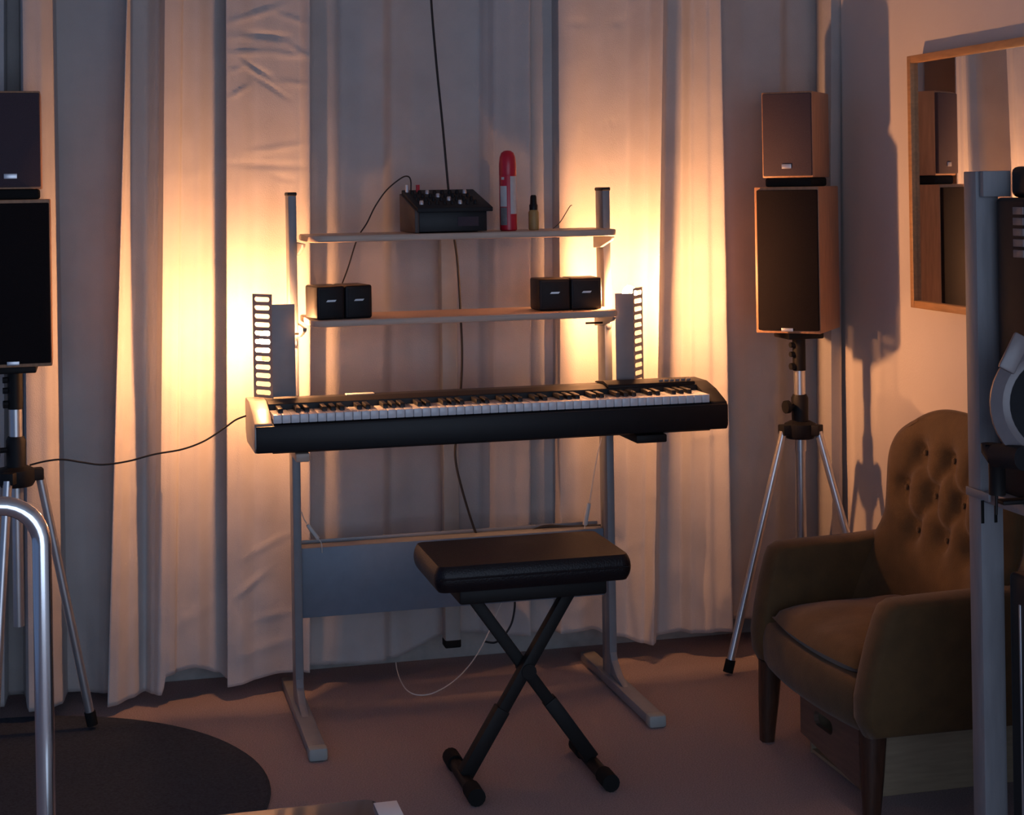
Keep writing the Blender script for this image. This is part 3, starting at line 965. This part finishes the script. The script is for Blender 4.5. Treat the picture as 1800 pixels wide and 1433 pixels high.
# rounded rim between front and back skins
r0 = [Vector(back_pt(u, v, True)) for u, v in edge]
r1 = [Vector(back_pt(u, v, False)) for u, v in edge]
cen = Vector((2.06, 3.63, .5))
rim = []
for k in range(5):
    t = k / 4
    row = []
    for a, b in zip(r0, r1):
        p = a.lerp(b, t)
        o_ = Vector((0, p.y - cen.y, p.z - cen.z))
        p = p + o_.normalized() * .016 * math.sin(PI * t)
        row.append(p)
    rim.append(row)
mb.grid(rim)
bmesh.ops.remove_doubles(mb.bm, verts=mb.bm.verts, dist=.0003)
bmesh.ops.recalc_face_normals(mb.bm, faces=mb.bm.faces)
bk = mb.build('tufted_back', 'velvet', ac, smooth=75)
for by, bz in BTN:
    x = back_pt(by / .30, (bz - .30) / .525, True)[0]
    MB(AC).lathe([(0, .004), (.006, .003), (.008, 0), (.006, -.003)], 10, mtx=Matrix.Translation((x - .002, 3.63 + by, bz)) @ Matrix.Rotation(-PI / 2, 4, 'Y')).build('button', 'velvet', bk)
for (x, y, dx_, dy_) in ((1.632, 3.352, -.010, -.006), (1.622, 3.902, -.010, .006), (2.08, 3.352, .03, -.006), (2.08, 3.90, .03, .006)):
    rows = []
    for z, w in ((.205, .026), (.10, .022), (.0, .016)):
        k = (1 - z / .205)
        cx, cy = x + dx_ * k, y + dy_ * k
        rows.append([(cx + w * sx * (1 if q else 1), cy + w * sy, z) for q, (sx, sy) in enumerate(((-1, -.6), (-.6, -1), (.6, -1), (1, -.6), (1, .6), (.6, 1), (-.6, 1), (-1, .6)))])
    mb = MB(AC)
    mb.grid(rows, closed=True)
    mb.build('leg', 'darkwood', ac, smooth=50)
MB(AC).box(1.63, 2.10, 3.37, 3.89, .186, .204, .003).build('underframe', 'darkwood', ac)

# box under the armchair
XB = (1.83, 3.66, 0)
wb = thing('storage_box', 'low pale wooden box with a hand hole, pushed under the armchair', 'box', XB)
bx0, bx1, by0, by1, bh = 1.668, 2.06, 3.475, 3.80, .170
MB(XB).box(bx0 + .012, bx1, by0, by0 + .012, 0, bh, .002).build('side_board', 'box', wb)
MB(XB).box(bx0 + .012, bx1, by1 - .012, by1, 0, bh, .002).build('side_board', 'box', wb)
mb = MB(XB)
b = bmesh.new()
yc, zc = (by0 + by1) / 2 + .03, .115
hole = stadium(.105, .034, 8)
H = [b.verts.new((bx0, yc + u, zc + v)) for u, v in hole]
O = []
for (u, v) in hole:
    s_ = min((by1 - yc) / u if u > 1e-6 else ((yc - by0) / -u if u < -1e-6 else 1e9), (bh - zc) / v if v > 1e-6 else (zc / -v if v < -1e-6 else 1e9))
    O.append(b.verts.new((bx0, yc + u * s_, zc + v * s_)))
for i in range(len(H)):
    b.faces.new((H[i], H[(i + 1) % len(H)], O[(i + 1) % len(H)], O[i]))
# fill the four corners of the board
cor = [(by0, 0), (by1, 0), (by1, bh), (by0, bh)]
for cy, cz in cor:
    best = sorted(range(len(O)), key=lambda i: (O[i].co.y - cy) ** 2 + (O[i].co.z - cz) ** 2)
    for i in range(len(O)):
        j = (i + 1) % len(O)
        p, q = O[i].co, O[j].co
        onp = (abs(p.y - cy) < 1e-5, abs(p.z - cz) < 1e-5)
        onq = (abs(q.y - cy) < 1e-5, abs(q.z - cz) < 1e-5)
        if (onp[0] and onq[1] and not onq[0]) or (onp[1] and onq[0] and not onq[1]):
            b.faces.new((O[i], O[j], b.verts.new((bx0, cy, cz))))
bmesh.ops.recalc_face_normals(b, faces=b.faces)
bmesh.ops.solidify(b, geom=b.faces[:], thickness=.012)
mb._join(b)
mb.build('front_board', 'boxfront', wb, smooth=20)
MB(XB).box(bx1 - .012, bx1, by0 + .012, by1 - .012, .0, bh, .002).build('back_board', 'box', wb)
MB(XB).box(bx0 + .012, bx1 - .012, by0 + .012, by1 - .012, .004, .012, 0).build('base_board', 'box', wb)

# ------------------------------------------------------------------ shelving unit at the right
RU = (1.9, 2.60, 0)
ru = thing('shelving_unit', 'pale painted wooden shelving unit cut by the right photo edge', 'shelving unit', RU)
PW = .048
for (x, y) in ((1.634, 2.88), (2.13, 2.88), (1.634, 2.26), (2.13, 2.26)):
    MB(RU).box(x, x + PW, y, y + .046, 0, 1.417, .002).build('post', 'paintwood', ru)
MB(RU).box(1.640, 1.699, 2.862, 2.8795, 1.368, 1.4175, .002).build('top_block', 'paintwood', ru)
for z in (.10, .782):
    sh = MB(RU).box(1.640, 2.172, 2.262, 2.878, z, z + .022, .002).build('shelf_board', 'paintwood', ru)
MB(RU).box(1.628, 1.6335, 2.84, 2.926, .79, .806, .001).build('shelf_strap', 'steel', ru)
for dx_ in (0, .028):
    MB(RU).box(1.630 + dx_ + .004, 1.636 + dx_ + .004, 2.8775, 2.8795, .742, .786, .0005).build('peg_slot', 'rubber', ru)

EQ = (1.88, 2.80, .804)
eq = thing('equipment_case', 'tall slim black equipment case with side vents on the upper shelf of the shelving unit', 'equipment case', EQ)
MB(EQ).box(1.662, 2.10, 2.752, 2.858, .804, 1.366, .008, 3).build('case', 'black', eq)
MB(EQ).box(1.686, 2.10, 2.757, 2.845, 1.366, 1.425, .012, 3).build('case_top', 'black', eq)
for k in range(5):
    MB(EQ).box(1.6592, 1.6625, 2.757, 2.792, 1.255 + k * .02, 1.269 + k * .02, .0008).build('vent_slat', 'greyshell', eq)
PCb = (1.90, 2.62, .122)
pc = thing('computer_tower', 'black tower case with a thin silver edge on the lowest shelf', 'computer', PCb)
MB(PCb).box(1.672, 1.90, 2.42, 2.850, .122, .655, .010, 3).build('case', 'black', pc)
MB(PCb).box(1.6705, 1.673, 2.806, 2.812, .17, .60, .001).build('trim_strip', 'silver', pc)

# clip lamp at the shelf edge
CL = (1.60, 2.75, .80)
cl = thing('clip_lamp', 'grey round-headed clip lamp on black swivel at the shelving unit', 'lamp', CL)
hd = Vector((1.648, 2.62, 1.000))
ax = Vector((-.62, -.76, .16)).normalized()
q_ = ax.to_track_quat('Z', 'Y').to_matrix().to_4x4()
mtx = Matrix.Translation(hd) @ q_
h_ = MB(CL).lathe([(0, -.075), (.05, -.072), (.090, -.055), (.116, -.025), (.124, .004), (.120, .016), (.098, .022), (.086, .016)], 40, mtx=mtx).build('head_shell', 'greyshell', cl)
MB(CL).lathe([(0, .010), (.05, .0135), (.086, .0175)], 40, mtx=mtx).build('front_disc', 'blackmatt', h_)
MB(CL).bar(at_y(1768, 652, 2.53), at_y(1798, 590, 2.53), .030, .010, .004, up=(-.3, -1, 0)).build('side_band', 'greyshell', h_)
nk = MB(CL)
nk.tube([at_y(1752, 800, 2.69), at_y(1800, 806, 2.62)], .022, 14)
nk.tube([at_y(1742, 780, 2.72), at_y(1742, 790, 2.72), at_y(1752, 805, 2.70)], .018, 12)
nk.build('swivel_joint', 'blackmatt', cl)
MB(CL).tube([at_y(1752, 812, 2.74), at_y(1753, 842, 2.75), at_y(1753, 870, 2.75)], .015, 12).build('stem', 'blackmetal', cl)
MB(CL).tube([at_y(1752, 862, 2.745), at_y(1751, 905, 2.745)], .003, 8).build('clamp_screw', 'blackmetal', cl)
MB(CL).box(1.598, 1.66, 2.735, 2.765, .8045, .812, .002).build('clamp_jaw', 'blackmetal', cl)

# ------------------------------------------------------------------ chrome rail at the left
CRB = (-.40, 2.50, 0)
ch = thing('chrome_rail', 'bright polished chrome tubular rail curving at the left photo edge', 'rail', CRB)
yR, xR, zt, rb = 2.50, -.0855, .9545, .058
pts = [(xR, yR, .006), (xR, yR, zt - rb)]
for k in range(1, 9):
    a = PI / 2 * k / 8
    pts.append((xR - rb + rb * math.cos(a), yR, zt - rb + rb * math.sin(a)))
XL = -.75
for k in range(0, 9):
    a = PI / 2 + PI / 2 * k / 8
    pts.append((XL + rb + rb * math.cos(a), yR, zt - rb + rb * math.sin(a)))
pts.append((XL, yR, .006))
MB(CRB).tube(pts, .0138, 28).build('bent_tube', 'chrome', ch, smooth=60)
for x in (xR, XL):
    MB(CRB).lathe([(.018, 0), (.020, .003), (.020, .02), (.016, .026)], 20, (x, yR, 0)).build('rubber_foot', 'rubber', ch)

# ------------------------------------------------------------------ round rug
rg = MB().lathe([(.672, .0), (.676, .004), (.668, .010), (0, .011)], 96, (-.302, 3.963, 0)).build('round_rug', 'rug')
tag(rg, 'dark charcoal round rug on the carpet below the left tripod', 'rug')

# ------------------------------------------------------------------ low table in the foreground
TB = (.10, 2.30, 0)
tb = thing('low_table', 'glossy dark brown low table showing only its far corner at the bottom', 'table', TB)
MB(TB).prism(rounded_rect(-.03, .404, 2.05, 2.556, .03, 6, .022), .439, .459, 'z', .005, 3).build('table_top', 'glosswood', tb)
for x in (.01, .35):
    for y in (2.10, 2.50):
        MB(TB).tube([(x, y, 0), (x, y, .441)], .013, 12, r2=.018).build('leg', 'darkwood', tb)
pp = MB().box(.396, .432, 2.45, 2.528, .4592, .4610, .0002).build('paper_sheet', 'paper')
tag(pp, 'white paper sheet lying over the corner of the brown table', 'paper')
